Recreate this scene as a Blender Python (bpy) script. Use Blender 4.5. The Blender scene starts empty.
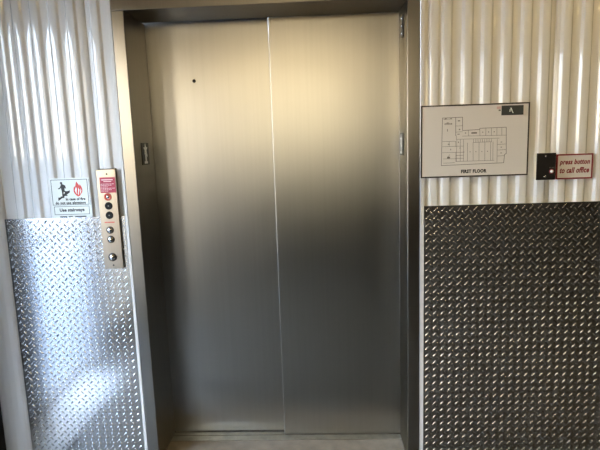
import bpy, bmesh, math, random
from mathutils import Vector, Matrix
random.seed(4)
sc = bpy.context.scene
col = sc.collection

# ------------------------------------------------------------------ materials
def new_mat(name):
    m = bpy.data.materials.new(name); m.use_nodes = True
    nt = m.node_tree
    return m, nt, nt.nodes['Principled BSDF']

def plain(name, c, rough=.5, metal=0., spec=.5, coat=0., noise=0., nscale=30., bump=0.):
    m, nt, b = new_mat(name)
    b.inputs['Base Color'].default_value = (*c, 1)
    b.inputs['Roughness'].default_value = rough
    b.inputs['Metallic'].default_value = metal
    b.inputs['Specular IOR Level'].default_value = spec
    b.inputs['Coat Weight'].default_value = coat
    b.inputs['Coat Roughness'].default_value = .1
    if noise or bump:
        tc = nt.nodes.new('ShaderNodeTexCoord')
        n = nt.nodes.new('ShaderNodeTexNoise'); n.inputs['Scale'].default_value = nscale; n.inputs['Detail'].default_value = 5
        nt.links.new(tc.outputs['Object'], n.inputs['Vector'])
        if noise:
            r = nt.nodes.new('ShaderNodeValToRGB')
            r.color_ramp.elements[0].position = .3; r.color_ramp.elements[1].position = .7
            r.color_ramp.elements[0].color = (*[x*(1-noise) for x in c], 1)
            r.color_ramp.elements[1].color = (*[min(1, x*(1+noise)) for x in c], 1)
            nt.links.new(n.outputs['Fac'], r.inputs['Fac']); nt.links.new(r.outputs['Color'], b.inputs['Base Color'])
        if bump:
            bp = nt.nodes.new('ShaderNodeBump'); bp.inputs['Strength'].default_value = bump; bp.inputs['Distance'].default_value = .002
            nt.links.new(n.outputs['Fac'], bp.inputs['Height']); nt.links.new(bp.outputs['Normal'], b.inputs['Normal'])
    return m

def brushed(name, c, rough, grain=.03, smudge=.015, scale=(70, 70, 1.2)):
    """stainless steel with a vertical satin grain and faint hand smudges"""
    m, nt, b = new_mat(name)
    nt.nodes.remove(b); b = nt.nodes.new('ShaderNodeBsdfGlossy'); b.distribution = 'BECKMANN'
    nt.links.new(b.outputs[0], nt.nodes['Material Output'].inputs['Surface'])
    tc = nt.nodes.new('ShaderNodeTexCoord')
    mp = nt.nodes.new('ShaderNodeMapping'); mp.inputs['Scale'].default_value = scale
    n = nt.nodes.new('ShaderNodeTexNoise'); n.inputs['Scale'].default_value = 1; n.inputs['Detail'].default_value = 3
    nt.links.new(tc.outputs['Object'], mp.inputs['Vector']); nt.links.new(mp.outputs['Vector'], n.inputs['Vector'])
    n2 = nt.nodes.new('ShaderNodeTexNoise'); n2.inputs['Scale'].default_value = 4; n2.inputs['Detail'].default_value = 2
    nt.links.new(tc.outputs['Object'], n2.inputs['Vector'])
    mr = nt.nodes.new('ShaderNodeMapRange'); mr.inputs['From Min'].default_value = .1; mr.inputs['From Max'].default_value = .9
    mr.inputs['To Min'].default_value = rough - smudge; mr.inputs['To Max'].default_value = rough + smudge
    nt.links.new(n2.outputs['Fac'], mr.inputs['Value']); nt.links.new(mr.outputs['Result'], b.inputs['Roughness'])
    r = nt.nodes.new('ShaderNodeValToRGB')
    r.color_ramp.elements[0].position = .25; r.color_ramp.elements[1].position = .75
    r.color_ramp.elements[0].color = (*[x*(1-grain) for x in c], 1)
    r.color_ramp.elements[1].color = (*[min(1, x*(1+grain)) for x in c], 1)
    nt.links.new(n.outputs['Fac'], r.inputs['Fac']); nt.links.new(r.outputs['Color'], b.inputs['Color'])
    return m

def glass_mat(name, tint=(.93, .96, .96)):
    m = bpy.data.materials.new(name); m.use_nodes = True
    nt = m.node_tree; nt.nodes.clear()
    o = nt.nodes.new('ShaderNodeOutputMaterial'); mx = nt.nodes.new('ShaderNodeMixShader')
    t = nt.nodes.new('ShaderNodeBsdfTransparent'); t.inputs['Color'].default_value = (*tint, 1)
    g = nt.nodes.new('ShaderNodeBsdfGlossy'); g.inputs['Roughness'].default_value = .02
    lw = nt.nodes.new('ShaderNodeLayerWeight'); pw = nt.nodes.new('ShaderNodeMath'); pw.operation = 'POWER'; pw.inputs[1].default_value = 5
    fr = nt.nodes.new('ShaderNodeMath'); fr.operation = 'MULTIPLY_ADD'; fr.inputs[1].default_value = .95; fr.inputs[2].default_value = .04
    nt.links.new(lw.outputs['Facing'], pw.inputs[0]); nt.links.new(pw.outputs[0], fr.inputs[0])
    nt.links.new(fr.outputs[0], mx.inputs['Fac']); nt.links.new(t.outputs[0], mx.inputs[1]); nt.links.new(g.outputs[0], mx.inputs[2])
    nt.links.new(mx.outputs[0], o.inputs['Surface'])
    return m

def emit(name, c, s):
    m, nt, b = new_mat(name)
    b.inputs['Base Color'].default_value = (*c, 1)
    b.inputs['Emission Color'].default_value = (*c, 1); b.inputs['Emission Strength'].default_value = s
    return m

M = {}
M['paint'] = plain('white_gloss_paint', (.80, .785, .76), .06, spec=.65)
M['trimpaint'] = plain('white_trim_paint', (.72, .70, .68), .35)
M['steel'] = brushed('brushed_door_steel', (.48, .485, .48), .315)
M['steel_frame'] = brushed('brushed_frame_steel', (.41, .395, .365), .30, scale=(90, 90, 1.2))
M['steel_panel'] = brushed('brushed_panel_steel', (.48, .42, .345), .31, grain=.04, scale=(150, 150, 2))
M['tread'] = plain('bright_tread_aluminium', (.64, .64, .64), .20, metal=1, noise=.05, nscale=14)
M['sill'] = plain('worn_sill_aluminium', (.46, .43, .37), .45, metal=1, noise=.15, nscale=20)
M['concrete'] = plain('brown_grey_concrete', (.06, .057, .053), .5, noise=.25, nscale=9, bump=.2)
M['black'] = plain('black_plastic', (.012, .012, .012), .45, spec=.12)
M['blackmetal'] = plain('black_faceplate', (.018, .016, .015), .3, noise=.2, nscale=40)
M['dark'] = plain('dark_gap', (.015, .014, .013), .8)
M['chrome'] = plain('chrome', (.8, .8, .8), .12, metal=1)
M['cream'] = plain('cream_plastic', (.80, .74, .58), .4)
M['board'] = plain('plan_board_white', (.74, .70, .66), .38, noise=.01, nscale=5)
M['decal'] = plain('decal_white', (.80, .84, .80), .35)
M['ink'] = plain('black_ink', (.02, .02, .02), .5)
M['greyink'] = plain('grey_plan_ink', (.17, .15, .13), .6)
M['framebrown'] = plain('dark_sign_border', (.035, .026, .02), .4)
M['redlabel'] = plain('red_label', (.42, .035, .075), .35)
M['redink'] = plain('red_print', (.55, .03, .03), .4)
M['maroon'] = plain('maroon_sign_border', (.24, .022, .03), .4)
M['palered'] = plain('pale_print', (.85, .55, .58), .5)
M['white'] = plain('white_print', (.85, .85, .82), .4)
M['flame'] = plain('flame_red', (.70, .06, .05), .4)
M['redplastic'] = plain('red_button_plastic', (.5, .06, .035), .3)
M['braille'] = plain('dark_grey_plate', (.045, .05, .047), .4)
M['pink'] = plain('pink_smudge', (.66, .45, .42), .6)
M['ceiling'] = plain('tan_ceiling', (.27, .20, .125), .7, noise=.1, nscale=3)
M['roomwall'] = plain('brown_room_wall', (.06, .053, .045), .7, noise=.1, nscale=3)
M['bronze'] = plain('bronze_door_frame', (.10, .085, .07), .4, metal=.4)
M['outground'] = plain('outdoor_asphalt', (.115, .13, .152), .8, noise=.1, nscale=.6)
M['glass'] = glass_mat('window_glass')
M['greyglass'] = glass_mat('daylight_dimming_glass', (.66, .61, .53))  # tint added to dim daylight from the farther side opening
M['warmglass'] = glass_mat('daylight_warming_glass', (.90, .82, .68))  # tint added to warm the daylight reaching the right wall
M['tinted'] = glass_mat('back_daylight_filter', (.66, .585, .45))  # tint added to warm and dim the glow mirrored in the doors
M['lampglow'] = emit('added_lamp_glow', (1., .74, .34), 24.)  # glow of the added, unseen ceiling lamps
M['lampbody'] = plain('lamp_body', (.7, .68, .64), .4)

# ------------------------------------------------------------------ helpers
def link(name, bm, mat, parent=None, smooth=False, bevel=0., seg=2, autos=None):
    bmesh.ops.recalc_face_normals(bm, faces=bm.faces[:])
    me = bpy.data.meshes.new(name); bm.to_mesh(me); bm.free()
    mats = mat if isinstance(mat, (list, tuple)) else [mat]
    for m in mats: me.materials.append(m)
    if smooth:
        for p in me.polygons: p.use_smooth = True
    o = bpy.data.objects.new(name, me); col.objects.link(o)
    if bevel:
        md = o.modifiers.new('Bevel', 'BEVEL'); md.width = bevel; md.segments = seg; md.limit_method = 'ANGLE'
    if parent is not None:
        o.parent = parent; o.matrix_parent_inverse = Matrix.Translation(-parent.location)
    return o

def bx(bm, x0, x1, y0, y1, z0, z1):
    v = [bm.verts.new((x, y, z)) for x in (x0, x1) for y in (y0, y1) for z in (z0, z1)]
    for f in ((0,1,3,2), (4,6,7,5), (0,4,5,1), (2,3,7,6), (0,2,6,4), (1,5,7,3)):
        bm.faces.new([v[i] for i in f])
    return bm
def box(*a): return bx(bmesh.new(), *a)

def thing(name, label, cat, loc, group=None):
    o = bpy.data.objects.new(name, None); col.objects.link(o); o.location = loc
    o.empty_display_size = .05
    return tag(o, label, cat, group)
def tag(o, label, cat, group=None):
    o['label'] = label; o['category'] = cat
    if group: o['group'] = group
    return o
def struct(o):
    o['kind'] = 'structure'; return o

def lathe(bm, prof, cx, cz, n=28):
    """profile of (radius, y) turned about an axis along y through (cx, cz)"""
    rings = []
    for r, y in prof:
        if r < 1e-6: rings.append([bm.verts.new((cx, y, cz))])
        else: rings.append([bm.verts.new((cx + r*math.cos(2*math.pi*i/n), y, cz + r*math.sin(2*math.pi*i/n))) for i in range(n)])
    for a, b in zip(rings, rings[1:]):
        for i in range(n):
            j = (i+1) % n
            if len(a) == 1: bm.faces.new((a[0], b[i], b[j]))
            elif len(b) == 1: bm.faces.new((a[i], a[j], b[0]))
            else: bm.faces.new((a[i], a[j], b[j], b[i]))
    return bm

def prism(bm, pts, y0, y1):
    """closed outline of (x, z) given thickness between y0 and y1"""
    a = [bm.verts.new((x, y0, z)) for x, z in pts]; b = [bm.verts.new((x, y1, z)) for x, z in pts]
    bm.faces.new(a); bm.faces.new(b[::-1])
    n = len(pts)
    for i in range(n): bm.faces.new((a[i], b[i], b[(i+1) % n], a[(i+1) % n]))
    return bm

def line(bm, x0, z0, x1, z1, w, y0, y1):
    d = Vector((x1-x0, z1-z0)); L = d.length or 1e-6; d /= L; n = Vector((-d.y, d.x))*w/2; d *= w/2
    prism(bm, [(x0-d.x+n.x, z0-d.y+n.y), (x1+d.x+n.x, z1+d.y+n.y), (x1+d.x-n.x, z1+d.y-n.y), (x0-d.x-n.x, z0-d.y-n.y)], y0, y1)

def ring(bm, x0, x1, z0, z1, w, y0, y1):
    bx(bm, x0, x1, y0, y1, z0, z0+w); bx(bm, x0, x1, y0, y1, z1-w, z1)
    bx(bm, x0, x0+w, y0, y1, z0+w, z1-w); bx(bm, x1-w, x1, y0, y1, z0+w, z1-w)
    return bm

def lettering(name, body, x0, x1, z0, z1, y, mat, parent, bold=0., shear=0., thick=.0004, space=1.):
    """words fitted to the box x0..x1, z0..z1 on a plane facing -y"""
    cu = bpy.data.curves.new(name, 'FONT'); cu.body = body; cu.offset = bold; cu.shear = shear; cu.extrude = .02; cu.space_character = space
    cu.resolution_u = 3
    t = bpy.data.objects.new(name, cu); col.objects.link(t)
    me = bpy.data.meshes.new_from_object(t.evaluated_get(bpy.context.evaluated_depsgraph_get()))
    bpy.data.objects.remove(t); bpy.data.curves.remove(cu)
    xs = [v.co.x for v in me.vertices]; zs = [v.co.y for v in me.vertices]
    a, b, c, d = min(xs), max(xs), min(zs), max(zs)
    for v in me.vertices:
        x, z, e = v.co
        v.co = (x0 + (x-a)/(b-a)*(x1-x0), y + (thick/2 if e < 0 else -thick/2), z0 + (z-c)/(d-c)*(z1-z0))
    me.materials.clear(); me.materials.append(mat); me.name = name
    o = bpy.data.objects.new(name, me); col.objects.link(o)
    o.parent = parent; o.matrix_parent_inverse = Matrix.Translation(-parent.location)
    return o

# ------------------------------------------------------------------ measures
XL, XR, H = -.673, .544, 2.13          # clear opening of the elevator entrance
DP, DPL = .242, .278                   # front of right / left door panel behind frame face
XS = -.0715                            # leading edge of the right panel
WF = .0543                             # width of the frame's front face
ZP = 1.240                             # top of the tread plates
XW = -1.50                             # inside of the left glazed wall
CEIL, YB, XRW = 3.05, -6.0, 5.0

# ------------------------------------------------------------------ room shell
o = struct(link('floor', box(XW-.1, XRW, YB, .36, -.05, 0), M['concrete']))
o = struct(link('ceiling', box(XW-.1, XRW, YB, .36, CEIL, CEIL+.1), M['ceiling']))

def corrugated(xa, xb, starts, pitch_gap, z0, z1, yc=.0045, yv=.0165, sl=.0145, crest=.026, seam=None):
    """ribbed sheet: each rib rises at x in starts, stands for `crest` and falls again"""
    P = [(xa, yv)]
    for s in starts:
        if s <= xa+.002 or s+2*sl+crest >= xb: continue
        K = 8
        wave = lambda t: yv+(yc-yv)*(.5-.5*math.cos(math.pi*t))
        P += [(s+sl*k/K, wave(k/K)) for k in range(K+1)]
        P += [(s+sl+crest*.5, yc-.0006)]
        P += [(s+sl+crest+sl*k/K, wave(1-k/K)) for k in range(K+1)]
    P.append((xb, yv))
    if seam is not None:                                        # open joint between two sheets
        k = next(i for i, q in enumerate(P) if q[0] > seam)
        P[k:k] = [(seam, yv), (seam+.0005, .032), (seam+.0035, .032), (seam+.004, yv)]
    bm = bmesh.new()
    A = [bm.verts.new((x, y, z0)) for x, y in P]; B = [bm.verts.new((x, y, z1)) for x, y in P]
    for i in range(len(P)-1): bm.faces.new((A[i], A[i+1], B[i+1], B[i]))
    A2 = [bm.verts.new((x, .034, z)) for x in (xa, xb) for z in (z0, z1)]
    bm.faces.new((A2[0], A2[1], A2[3], A2[2]))
    return bm
# falling flanks on the left measured at -1.196, -1.121, -1.041, -.958, -.887, then the lap at -.849, then -.782
falls = [-1.277, -1.196, -1.119, -1.040, -.961, -.884, -.781]
bmL = corrugated(-1.325, -.742, [f-.0518-.024*(-.781-f) for f in falls], .08, 0, CEIL, seam=-.849)
struct(link('wall_front_left', bmL, M['paint'], smooth=True))
rises = [.632, .686, .774, .856, .939, 1.021, 1.099] + [1.188+.083*i for i in range(12)]
bmR = corrugated(.614, 2.3, rises, .083, 0, CEIL, seam=1.168)
struct(link('wall_front_right', bmR, M['paint'], smooth=True))
struct(link('wall_front_far', box(2.3, XRW, .005, .05, 0, CEIL), M['paint']))
struct(link('wall_front_top', box(XL-WF-.02, XR+WF+.02, .0045, .05, H+.10, CEIL), M['paint']))
struct(link('wall_shaft', box(XL-.1, XR+.1, .335, .36, 0, H+.3), M['dark']))
# flat white channels that end the sheets beside the steel frame
struct(link('trim_1', box(-.7415, XL-WF-.0015, .0005, .03, 0, CEIL), M['trimpaint'], bevel=.001))
struct(link('trim_2', box(XR+WF+.0035, .6165, .0012, .03, 0, CEIL), M['trimpaint']))
# rounded white corner cover at the left end
bm = bmesh.new()
prof = [(-1.3085, .017), (-1.3085, .004), (-1.313, -.003), (-1.325, -.009), (-1.345, -.0135), (-1.370, -.015), (-1.400, -.013), (-1.425, -.008), (-1.442, .002), (-1.448, .017)]
A = [bm.verts.new((x, y, 0)) for x, y in prof]; B = [bm.verts.new((x, y, CEIL)) for x, y in prof]
for i in range(len(prof)-1): bm.faces.new((A[i], A[i+1], B[i+1], B[i]))
bm.faces.new(A); bm.faces.new(B[::-1])
bm.faces.new((A[0], B[0], B[-1], A[-1]))
struct(link('trim_3', bm, M['trimpaint'], smooth=False))
struct(link('wall_front_end', box(XW, -1.325, .018, .05, 0, CEIL), M['dark']))

# unseen left wall, shaped for reflections: jamb, glazed door, mullion, fixed light, solid rest
J, D1, W0, W1 = -.51, -1.37, -1.50, -2.25
W2, W3 = -3.00, -4.70
bm = bmesh.new()
bx(bm, XW-.1, XW, J, .05, 0, CEIL)
bx(bm, XW-.1, XW, W0, D1, 0, CEIL)
bx(bm, XW-.1, XW, D1, J, 2.32, CEIL)
bx(bm, XW-.1, XW, W1, W0, 2.32, CEIL); bx(bm, XW-.1, XW, W1, W0, 0, .18)
bx(bm, XW-.1, XW, W2, W1, 0, CEIL)
bx(bm, XW-.1, XW, W3, W2, 2.32, CEIL); bx(bm, XW-.1, XW, W3, W2, 0, .18)
bx(bm, XW-.1, XW, YB, W3, 0, CEIL)
struct(link('wall_left', bm, M['roomwall']))
d = bpy.data.objects.new('unseen_door_1', None); col.objects.link(d); d.location = (XW-.05, (J+D1)/2, 0); struct(d)  # out of view, shaped for its mirror image in the left plate
bm = bmesh.new(); ylo, yhi = D1, J
for a in ((XW-.075, XW-.03, ylo+.003, ylo+.05, .004, 2.315), (XW-.075, XW-.03, yhi-.05, yhi-.003, .004, 2.315), (XW-.075, XW-.03, ylo+.05, yhi-.05, 2.26, 2.315), (XW-.075, XW-.03, ylo+.05, yhi-.05, .004, .05)): bx(bm, *a)
link('door_frame', bm, M['bronze'], d)
link('glass_pane', box(XW-.055, XW-.050, ylo+.05, yhi-.05, .05, 2.26), M['glass'], d)
link('push_bar', box(XW-.03, XW-.005, ylo+.08, yhi-.08, 1.0, 1.04), M['bronze'], d, bevel=.004)
def side_window(nm, W0, W1, pane):
    w = bpy.data.objects.new(nm, None); col.objects.link(w); w.location = (XW-.05, (W0+W1)/2, .18); struct(w)
    bm = bmesh.new()
    for a in ((XW-.075, XW-.03, W1+.002, W1+.045, .182, 2.318), (XW-.075, XW-.03, W0-.045, W0-.002, .182, 2.318), (XW-.075, XW-.03, W1+.045, W0-.045, 2.275, 2.318), (XW-.075, XW-.03, W1+.045, W0-.045, .182, .225)): bx(bm, *a)
    link('window_frame', bm, M['bronze'], w)
    link('glass_pane', box(XW-.055, XW-.050, W1+.045, W0-.045, .225, 2.275), pane, w)
side_window('window_1', W0, W1, M['warmglass'])
side_window('window_2', W2, W3, M['greyglass'])  # added out of view for glints on the right tread plate
M['sunstrip'] = plain('pale_sun_strip', (.60, .61, .62), .5, noise=.08, nscale=12)  # pale strip added for the sunlit floor mirrored in the left plate
struct(link('sun_strip_1', box(XW-.1, -1.20, -1.02, -.515, 0, .012), M['sunstrip'], bevel=.003))
struct(link('sun_strip_2', box(XW, -1.20, -.513, -.03, 0, .012), M['sunstrip'], bevel=.003))
# unseen back wall, high windows added for the glow mirrored in the doors
ZW0, ZW1 = 1.82, 2.78
bays = [(-1.42, -.30), (-.16, .96)]
bm = bmesh.new()
bx(bm, XW-.1, XRW, YB-.1, YB, 0, ZW0); bx(bm, XW-.1, XRW, YB-.1, YB, ZW1, CEIL)
xx = XW-.1
for a, b in bays: bx(bm, xx, a, YB-.1, YB, ZW0, ZW1); xx = b
bx(bm, xx, XRW, YB-.1, YB, ZW0, ZW1)
struct(link('wall_back', bm, M['roomwall']))
for i, (a, b) in enumerate(bays):
    w = bpy.data.objects.new('window_%d' % (i+3), None); col.objects.link(w); w.location = ((a+b)/2, YB-.05, ZW0); struct(w)
    link('window_frame', ring(bmesh.new(), a+.002, b-.002, ZW0+.002, ZW1-.002, .04, YB-.08, YB-.03), M['bronze'], w)
    link('glass_pane', box(a+.04, b-.04, YB-.058, YB-.053, ZW0+.04, ZW1-.04), M['tinted'], w)
struct(link('wall_right', box(XRW, XRW+.1, YB, .36, 0, CEIL), M['roomwall']))
struct(link('ground_outside', box(-160, 160, -160, 60, -.12, -.06), M['outground']))

# unseen lamps added on the ceiling to warm the right wall
for i, (x, y) in enumerate(((.8, -1.05), (2.0, -1.05), (3.2, -2.4), (3.2, -4.4))):
    l = thing('added_ceiling_light', ('added warm ceiling light, out of view, nearest the elevator', 'added warm ceiling light, out of view, to the right, in front of the tread plate', 'added warm ceiling light, out of view, near the right wall', 'added warm ceiling light, out of view, at the far right behind')[i], 'light', (x, y, CEIL), 'added ceiling lights')
    link('lamp_body', box(x-.32, x+.32, y-.09, y+.09, CEIL-.05, CEIL), M['lampbody'], l, bevel=.004)
    link('diffuser', box(x-.30, x+.30, y-.07, y+.07, CEIL-.062, CEIL-.05), M['lampglow'], l)

# ------------------------------------------------------------------ elevator entrance
fr = thing('elevator_frame', 'brushed stainless steel frame around the two elevator doors', 'door frame', ((XL+XR)/2, 0, 0))
link('jamb', box(XL-WF, XL, 0, DPL-.001, 0, H), M['steel_frame'], fr, bevel=.0025)
link('jamb', box(XR, XR+WF, 0, DP-.001, 0, H), M['steel_frame'], fr, bevel=.0025)
link('header', box(XL-WF, XR+WF, 0, DP-.001, H, H+.10), M['steel_frame'], fr, bevel=.0025)

def jamb_plate(X, sgn, y0, y1, z0, z1):
    """dark tactile floor plate on the inner face of a jamb: numeral one under a star"""
    a, b = sorted((X, X+sgn*.003))
    p = link('floor_marker', box(a, b, y0, y1, z0, z1), M['braille'], fr, bevel=.0008)
    p['label'] = 'black marker plate with a raised white star and numeral 1'
    cy, cz, s = (y0+y1)/2, (z0+z1)/2, .5*(y1-y0)
    def add(pts, nm):
        bm = bmesh.new(); xa, xb = X+sgn*.003, X+sgn*.0042
        A = [bm.verts.new((xa, cy-sgn*u*s, cz+v*s)) for u, v in pts]; B = [bm.verts.new((xb, cy-sgn*u*s, cz+v*s)) for u, v in pts]
        bm.faces.new(A); bm.faces.new(B[::-1])
        for i in range(len(pts)): bm.faces.new((A[i], B[i], B[(i+1) % len(pts)], A[(i+1) % len(pts)]))
        link(nm, bm, M['white'], p)
    add([(.58*(1 if k % 2 == 0 else .45)*math.sin(k*math.pi/5), .42+.58*(1 if k % 2 == 0 else .45)*math.cos(k*math.pi/5)) for k in range(10)], 'star')
    add([(-.42, -.92), (.42, -.92), (.42, -.70), (.19, -.70), (.19, .10), (-.10, .10), (-.42, -.08), (-.42, -.30), (-.19, -.18), (-.19, -.70), (-.42, -.70)], 'numeral')
jamb_plate(XL, 1, .090, .190, 1.462, 1.565)
jamb_plate(XR, -1, .112, .208, 1.468, 1.571)
b = link('strike_bracket', box(XR-.004, XR, .105, .150, 1.995, 2.088), M['blackmetal'], fr, bevel=.001)
b['label'] = 'small dark bracket with three bright screws high on the jamb'
for z in (2.010, 2.042, 2.075):
    bm = bmesh.new(); lathe(bm, [(0, -.004), (.006, -.003), (.008, 0), (.008, .001)], 0, 0, 14)
    bmesh.ops.rotate(bm, verts=bm.verts[:], cent=(0, 0, 0), matrix=Matrix.Rotation(-math.pi/2, 3, 'Z'))
    bmesh.ops.translate(bm, verts=bm.verts[:], vec=(XR-.0045, .128, z))
    link('screw', bm, M['chrome'], b, smooth=True)

dl = tag(link('elevator_door', box(XL-.02, XS+.06, DPL, DPL+.03, .008, H+.06), M['steel'], bevel=.002),
         'left sliding elevator door panel, set back, with small dark keyhole near top', 'elevator door', 'sliding elevator door panels')
bm = bmesh.new(); lathe(bm, [(0, DPL-.0005), (.0062, DPL-.0005), (.0075, DPL-.002), (.0085, DPL-.002), (.0085, DPL+.001)], -.448, 1.857, 20)
link('keyhole', bm, M['dark'], dl, smooth=True)
dr = tag(link('elevator_door', box(XS, XR+.02, DP, DP+.03, .004, H+.06), M['steel'], bevel=.004, seg=3),
         'right sliding elevator door panel, standing forward, plain brushed steel', 'elevator door', 'sliding elevator door panels')
M['landing'] = plain('brown_landing_concrete', (.25, .20, .145), .6, noise=.2, nscale=14)
struct(link('trim_6', box(XL+.001, XR-.001, .0, .1895, 0, .002), M['landing']))
s = thing('door_sill', 'worn metal sill strip on the floor below the elevator doors', 'sill', ((XL+XR)/2, .25, 0))
bm = bmesh.new()
for a, b_ in ((.190, .236), (.242, .272), (.280, .306), (.312, .334)): bx(bm, XL+.001, XR-.001, a, b_, 0, .0035)
link('tread_strip', bm, M['sill'], s)
link('guide_groove', box(XL+.001, XR-.001, .190, .334, 0, .0012), M['dark'], s)

# ------------------------------------------------------------------ tread plates
def tread_plate(name, x0, x1, z0, z1, label):
    bm = bmesh.new(); bx(bm, x0, x1, .0008, .0037, z0, z1)
    PX, PZ, N = .0352, .0343, 10
    shape = []
    for k in range(N):
        t = 2*math.pi*k/N
        shape.append((.0128*math.cos(t)*(1-.10*abs(math.sin(t))), .0037*math.sin(t)))
    nx, nz = int((x1-x0)/PX)+2, int((z1-z0)/PZ)+2
    sm = []
    for i in range(-1, nx):
        for j in range(-1, nz):
            for k in (0, 1):
                cx = x0+.016+(i+.5*k)*PX; cz = z1-.017-(j+.5*k)*PZ
                ang = math.radians(47 if k == 0 else -47); c, s_ = math.cos(ang), math.sin(ang)
                if not (x0+.010 < cx < x1-.010 and z0+.010 < cz < z1-.010): continue
                h = .0016
                R = []
                for sc_, y, sv in ((1., .0008, 1.), (.90, .0008-h*.50, .56), (.74, .0008-h*.88, .20)):
                    R.append([bm.verts.new((cx+c*u*sc_-s_*v*sv, y, cz+s_*u*sc_+c*v*sv)) for u, v in shape])
                top = bm.verts.new((cx, .0008-h, cz))
                for a, b_ in zip(R, R[1:]):
                    for q in range(N): sm.append(bm.faces.new((a[q], a[(q+1) % N], b_[(q+1) % N], b_[q])))
                for q in range(N): sm.append(bm.faces.new((R[2][q], R[2][(q+1) % N], top)))
    for f in sm: f.smooth = True
    return tag(link(name, bm, M['tread']), label, 'metal panel', 'diamond tread wall plates')
tread_plate('tread_plate', -1.308, -.7425, .004, ZP-.004, 'pale shining diamond tread plate on the wall left of the elevator')
tread_plate('tread_plate', .6175, 2.15, .004, ZP+.003, 'dark grey diamond tread plate on the wall right of the elevator')

# ------------------------------------------------------------------ fire sign (left)
YS = .0032                                                # faces of the ribs are at .0039
fs = thing('fire_sign', 'white fire safety sign with black stair figure and red flame', 'sign', (-.987, YS, 1.238))
link('panel', box(-1.079, -.893, YS-.0006, YS+.0006, 1.2372, 1.417), M['decal'], fs)
yb = YS-.0009
link('border', ring(ring(bmesh.new(), -1.073, -.903, 1.294, 1.411, .0022, yb, yb+.0004), -1.069, -.9045, 1.2495, 1.288, .0020, yb, yb+.0004), M['ink'], fs)
link('edge_line', box(-.8965, -.8952, yb, yb+.0004, 1.292, 1.411), M['ink'], fs)
def poly(name, pts, mat, x0, z1, sx, sz, parent, yy=yb):
    return link(name, prism(bmesh.new(), [(x0+u*sx, z1-v*sz) for u, v in pts], yy-.0002, yy+.0004), mat, parent)
# outline coordinates run over the sign's upper box
X0, Z1, SX, SZ = -1.073, 1.411, .170, .117
fig = bmesh.new()
def sub(pts): prism(fig, [(X0+u*SX, Z1-v*SZ) for u, v in pts], yb-.0002, yb+.0004)
sub([(.285+.032*math.cos(k*.524), .135+.048*math.sin(k*.524)) for k in range(12)])
sub([(.27, .18), (.33, .18), (.37, .30), (.355, .44), (.28, .44), (.26, .30)])
sub([(.275, .20), (.285, .27), (.235, .37), (.185, .37), (.185, .335), (.225, .33)])
sub([(.32, .18), (.385, .23), (.405, .34), (.38, .35), (.355, .27), (.31, .26)])
sub([(.355, .42), (.405, .47), (.40, .60), (.43, .62), (.43, .64), (.37, .64), (.36, .50), (.31, .46)])
sub([(.28, .42), (.33, .44), (.325, .60), (.335, .72), (.285, .72), (.285, .60)])
sub([(.50, .42), (.50, .505), (.165, .83), (.165, .70), (.235, .69), (.235, .66), (.285, .655), (.285, .57), (.345, .56), (.345, .53), (.395, .525), (.395, .455), (.46, .45)])
link('stair_figure', fig, M['ink'], fs)
fl = [(.70, .08), (.735, .16), (.775, .25), (.79, .20), (.835, .32), (.85, .42), (.835, .52), (.79, .60), (.755, .665), (.715, .675), (.665, .62), (.62, .54), (.605, .44), (.615, .34), (.64, .27), (.655, .30), (.675, .20)]
poly('flame', fl, M['flame'], X0, Z1, SX, SZ, fs)
for pts in ([(.685, .30), (.70, .38), (.685, .48), (.69, .58), (.665, .52), (.645, .44), (.655, .38)], [(.745, .33), (.77, .42), (.745, .52), (.735, .62), (.715, .58), (.73, .48), (.735, .40)], [(.80, .36), (.82, .44), (.795, .54), (.775, .58), (.785, .48), (.795, .42)]):
    poly('flame_tongue', pts, M['decal'], X0, Z1, SX, SZ, fs, yb-.0003)
lettering('lettering', 'In case of fire', -1.010, -.919, 1.3145, 1.3275, yb, M['ink'], fs, bold=.045, space=1.05)
lettering('lettering', 'do not use elevators', -1.060, -.919, 1.2975, 1.3105, yb, M['ink'], fs, bold=.045, space=1.05)
lettering('lettering', 'Use stairways', -1.044, -.928, 1.259, 1.279, yb, M['ink'], fs, bold=.045, space=1.05)
bm = bmesh.new()
for a, b_ in ((-1.046, -1.012), (-1.006, -.986), (-.975, -.922)): bx(bm, a, b_, yb, yb+.0004, 1.2375, 1.2425)
link('cut_off_text', bm, M['ink'], fs)

# ------------------------------------------------------------------ elevator call panel (left)
cp = thing('call_station', 'tall narrow steel elevator call panel with red label and six round buttons', 'control panel', (-.807, -.002, .993))
CX = -.8075
link('face_plate', box(-.8515, -.7635, -.0145, -.002, .994, 1.451), M['steel_panel'], cp, bevel=.0012)
link('back_box', box(-.8465, -.7685, -.0021, .0162, 1.242, 1.454), M['dark'], cp)
yf = -.0149
lb = link('label_plate', box(-.8375, -.766, yf-.0006, yf+.0005, 1.346, 1.416), M['redlabel'], cp); lb['label'] = 'red instruction label'
bm = bmesh.new(); random.seed(9)
bx(bm, -.8295, -.7775, yf-.0011, yf-.0006, 1.4025, 1.4075)
bx(bm, -.8205, -.7845, yf-.0011, yf-.0006, 1.3955, 1.3985)
for r_, z in enumerate((1.386, 1.3805, 1.373, 1.3665, 1.360, 1.354)):
    x = -.8335
    while x < -.7765 - .012*(r_ % 3):
        w_ = random.uniform(.004, .010); bx(bm, x, min(x+w_, -.7705), yf-.0011, yf-.0006, z-.0011, z+.0011); x += w_+.002
link('print_lines', bm, M['palered'], lb)
for x, z in ((CX+.004, 1.4305), (CX-.001, 1.0105)):
    bm = lathe(bmesh.new(), [(0, -.0158), (.003, -.0157), (.0042, -.0150), (.0042, -.0140)], x, z, 16); link('screw', bm, M['blackmetal'], cp, smooth=True)
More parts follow.
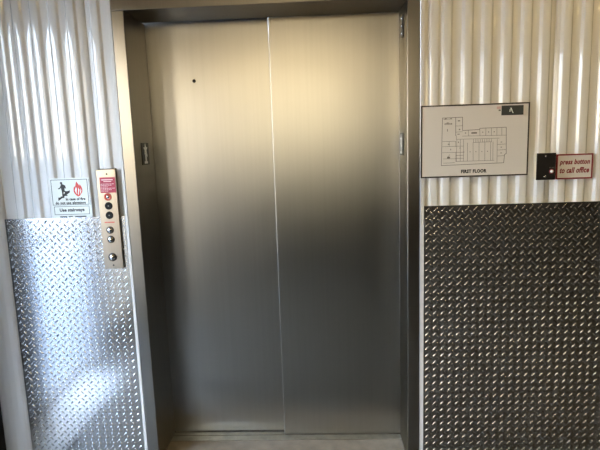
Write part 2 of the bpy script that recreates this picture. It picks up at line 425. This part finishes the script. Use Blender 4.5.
def knob(nm, z, x, prof, mat, lab=None):
    k = link(nm, lathe(bmesh.new(), [(r, -.0145+y) for r, y in prof], x, z), mat, cp, smooth=True)
    if lab: k['label'] = lab
    return k
k = knob('key_switch', 1.3275, CX+.001, [(0, -.004), (.0120, -.004), (.0145, -.0055), (.0168, -.004), (.0172, .001)], M['redplastic'], 'red ringed fire key switch')
k2 = link('key_cylinder', lathe(bmesh.new(), [(0, -.0208), (.0068, -.0205), (.0078, -.0190), (.0078, -.0182)], CX+.001, 1.3275), M['chrome'], k, smooth=True)
link('key_slot', box(CX-.0000, CX+.002, -.0214, -.0207, 1.3225, 1.3325), M['dark'], k)
for z in (1.2865, 1.2435):
    k = knob('indicator_lens', z, CX+.001, [(0, -.0045), (.0125, -.0042), (.0150, -.0050), (.0170, -.0035), (.0174, .001)], M['black'], 'black round indicator')
    link('centre_dot', lathe(bmesh.new(), [(0, -.0193), (.003, -.0192), (.0035, -.0186)], CX+.001, z, 12), M['greyink'], k, smooth=True)
bm = bmesh.new(); x = CX-.024
while x < CX+.020: bx(bm, x, x+.005, yf-.0004, yf+.0005, 1.2085, 1.2135); x += .0066
link('red_print', bm, M['redink'], cp)
for z, r in ((1.1755, .0145), (1.132, .0145), (1.0485, .0165)):
    k = knob('button_collar', z, CX-.002, [(0, -.002), (r*.9, -.002), (r*1.0, -.004), (r*1.16, -.003), (r*1.2, .001)], M['blackmetal'])
    link('push_button', lathe(bmesh.new(), [(0, -.0275), (r*.35, -.0272), (r*.65, -.0255), (r*.86, -.0218), (r*.9, -.0165)], CX-.002, z), M['chrome'], k, smooth=True)

# ------------------------------------------------------------------ floor plan sign (right)
fp = thing('floor_plan_sign', 'large white floor plan board with thin black border beside the elevator', 'sign', (.832, .001, 1.366))
P0, P1, Q0, Q1 = .6015, 1.066, 1.368, 1.681
link('board', box(P0+.002, P1-.002, -.0035, .0038, Q0+.002, Q1-.002), M['board'], fp)
link('border', ring(bmesh.new(), P0, P1, Q0, Q1, .0058, -.0050, .0038), M['framebrown'], fp, bevel=.0006)
bm = bmesh.new(); yl = -.0035
LINES = [(0.694,1.626,0.78,1.627),(0.78,1.627,0.781,1.57),(0.781,1.57,0.855,1.572),(0.855,1.572,0.855,1.577),(0.855,1.577,0.968,1.578),(0.968,1.578,0.971,1.465),(0.971,1.465,0.964,1.461),(0.964,1.461,0.961,1.425),(0.961,1.425,0.691,1.421),(0.691,1.421,0.694,1.626),(0.751,1.626,0.752,1.549),(0.752,1.59,0.78,1.591),(0.752,1.564,0.781,1.565),(0.699,1.62,0.735,1.621),(0.695,1.525,0.752,1.525),(0.695,1.503,0.786,1.503),(0.724,1.524,0.724,1.503),(0.695,1.477,0.787,1.476),(0.7,1.45,0.753,1.449),(0.753,1.477,0.754,1.437),(0.786,1.532,0.787,1.437),(0.753,1.463,0.787,1.463),(0.753,1.45,0.787,1.45),(0.781,1.546,0.969,1.544),(0.806,1.57,0.807,1.546),(0.855,1.574,0.856,1.545),(0.881,1.576,0.881,1.545),(0.905,1.576,0.905,1.544),(0.928,1.577,0.929,1.544),(0.949,1.577,0.95,1.544),(0.757,1.533,0.939,1.532),(0.757,1.533,0.756,1.438),(0.772,1.533,0.773,1.438),(0.803,1.516,0.804,1.438),(0.827,1.517,0.829,1.437),(0.853,1.517,0.854,1.437),(0.878,1.517,0.879,1.437),(0.903,1.518,0.904,1.438),(0.913,1.518,0.914,1.437),(0.754,1.437,0.92,1.437),(0.931,1.527,0.932,1.428),(0.932,1.505,0.967,1.506),(0.933,1.481,0.968,1.482),(0.932,1.455,0.964,1.456),(0.755,1.549,0.755,1.533),(0.7,1.431,0.749,1.432),(0.715,1.449,0.727,1.468),(0.752,1.524,0.753,1.501),(0.829,1.531,0.829,1.517),(0.839,1.531,0.839,1.517),(0.848,1.531,0.849,1.517),(0.858,1.53,0.858,1.517),(0.867,1.53,0.868,1.517),(0.877,1.53,0.877,1.517),(0.886,1.53,0.887,1.517),(0.896,1.53,0.896,1.517),(0.906,1.53,0.906,1.517),(0.829,1.517,0.906,1.518)]
for i, (a, b_, c, d_) in enumerate(LINES): line(bm, a, b_, c, d_, .0021 if i < 11 else .0014, yl-.0004, yl+.0003)
for x, z, w_, h_ in ((.716, 1.573, .0025, .010), (.719, 1.604, .0, .0), (.722, 1.513, .008, .003), (.765, 1.612, .010, .004), (.768, 1.575, .006, .005), (.764, 1.555, .010, .003), (.708, 1.622, .008, .004), (.731, 1.622, .006, .004), (.722, 1.455, .012, .008), (.831, 1.558, .024, .006), (.731, 1.490, .003, .006), (.794, 1.559, .005, .004), (.868, 1.560, .004, .004), (.893, 1.560, .004, .004), (.917, 1.560, .004, .004), (.788, 1.477, .003, .004), (.815, 1.477, .003, .004), (.840, 1.477, .003, .004), (.866, 1.477, .003, .004), (.890, 1.477, .003, .004), (.949, 1.515, .006, .003), (.949, 1.493, .006, .003), (.949, 1.468, .006, .003), (.764, 1.520, .003, .006), (.771, 1.495, .003, .005)):
    if w_: bx(bm, x-w_/2, x+w_/2, yl-.0004, yl+.0003, z-h_/2, z+h_/2)
link('plan_drawing', bm, M['greyink'], fp)
lettering('lettering', 'FIRST FLOOR', .777, .888, 1.3845, 1.4005, yl-.0003, M['ink'], fp, bold=.06, space=1.12)
lettering('lettering', 'office', .703, .736, 1.597, 1.6065, yl-.0002, M['greyink'], fp, bold=.02)
bp = link('tactile_plate', box(.9455, 1.0385, -.0065, -.0034, 1.629, 1.6695), M['braille'], fp, bevel=.0008); bp['label'] = 'dark plate in the top right corner'
bm = bmesh.new()
prism(bm, [(.982, 1.660), (.987, 1.660), (.9925, 1.646), (.9965, 1.637), (.9925, 1.637), (.9875, 1.646)], -.0071, -.0063)
prism(bm, [(.978, 1.643), (.983, 1.643), (.983, 1.656), (.980, 1.654)], -.0071, -.0063)
link('tactile_mark', bm, M['decal'], bp)
link('corner_tick', box(.9335, .9425, yl-.0004, yl+.0003, 1.6475, 1.654), M['greyink'], fp)
link('pink_mark', box(.926, .944, yl-.0003, yl+.0003, 1.656, 1.667), M['pink'], fp)

# ------------------------------------------------------------------ black call box and its sign
cb = thing('call_box', 'small square black call box with white button on the corrugated wall', 'intercom', (1.133, .0038, 1.347))
link('housing', box(1.0945, 1.1715, -.0265, .0044, 1.349, 1.460), M['cream'], cb, bevel=.002)
cover = link('cover_plate', box(1.0925, 1.1735, -.0302, -.0262, 1.3465, 1.462), M['blackmetal'], cb, bevel=.001)
for z in (1.4485, 1.3605): link('screw', lathe(bmesh.new(), [(0, -.0322), (.003, -.0320), (.0046, -.0306), (.0046, -.0300)], 1.131, z, 16), M['chrome'], cb, smooth=True)
link('button_collar', lathe(bmesh.new(), [(0, -.0312), (.0085, -.0318), (.0105, -.0312), (.0110, -.0300)], 1.157, 1.383, 24), M['maroon'], cb, smooth=True)
link('push_button', lathe(bmesh.new(), [(0, -.0370), (.004, -.0366), (.0062, -.0345), (.0064, -.0312)], 1.157, 1.383, 20), M['white'], cb, smooth=True)
bm = bmesh.new(); 
for x in (1.149, 1.154, 1.1605, 1.166): bx(bm, x-.0018, x+.0018, -.0306, -.0300, 1.397, 1.401)
link('small_print', bm, M['greyink'], cb)
ps = thing('call_sign', 'cream sign with maroon border and maroon words beside the black call box', 'sign', (1.267, 0, 1.343))
link('panel', box(1.1895, 1.344, -.0015, .0039, 1.346, 1.453), M['board'], ps)
link('border', ring(bmesh.new(), 1.1885, 1.345, 1.345, 1.454, .0062, -.0024, .0039), M['maroon'], ps)
lettering('lettering', 'press button', 1.2025, 1.332, 1.402, 1.4315, -.0017, M['maroon'], ps, bold=.04, space=1.08, shear=.25)
lettering('lettering', 'to call office', 1.204, 1.330, 1.371, 1.3965, -.0017, M['maroon'], ps, bold=.04, space=1.08, shear=.25)

# ------------------------------------------------------------------ sky and sun
w = bpy.data.worlds.new('World'); sc.world = w; w.use_nodes = True
nt = w.node_tree; bg = nt.nodes['Background']
tc = nt.nodes.new('ShaderNodeTexCoord'); sp = nt.nodes.new('ShaderNodeSeparateXYZ')
nt.links.new(tc.outputs['Generated'], sp.inputs[0])
rp = nt.nodes.new('ShaderNodeValToRGB'); e = rp.color_ramp.elements
e[0].position = 0; e[0].color = (1., .88, .70, 1); e[1].position = .6; e[1].color = (.50, .66, 1., 1)
x = e.new(.10); x.color = (.86, .91, 1., 1); x = e.new(.28); x.color = (.68, .81, 1., 1)
nt.links.new(sp.outputs['Z'], rp.inputs['Fac']); nt.links.new(rp.outputs['Color'], bg.inputs['Color'])
bg.inputs['Strength'].default_value = 19.
sd = bpy.data.lights.new('sun', 'SUN'); sd.energy = 7; sd.angle = .01; sd.color = (1., .95, .88)
so = bpy.data.objects.new('sun', sd); col.objects.link(so)
so.rotation_euler = Vector((.14, .22, -1.)).to_track_quat('-Z', 'Y').to_euler(); so.location = (-6, -4, 12)

# ------------------------------------------------------------------ camera
cd = bpy.data.cameras.new('camera'); cam = bpy.data.objects.new('camera', cd); col.objects.link(cam)
cd.sensor_fit = 'HORIZONTAL'; cd.sensor_width = 36; cd.lens = 520.07/600*36; cd.clip_start = .05; cd.clip_end = 500
r = Vector((.99872197, .03824049, -.03304675)); u = Vector((.02672214, .15546413, .98748004)); f = Vector((-.0428993, .98710109, -.15424357))
cam.matrix_world = Matrix(((r.x, u.x, -f.x, .16084), (r.y, u.y, -f.y, -2.32797), (r.z, u.z, -f.z, 1.5365), (0, 0, 0, 1)))
sc.camera = cam
vs = sc.view_settings; vs.view_transform = 'Standard'; vs.look = 'None'; vs.gamma = 1; vs.exposure = .1; vs.use_curve_mapping = False
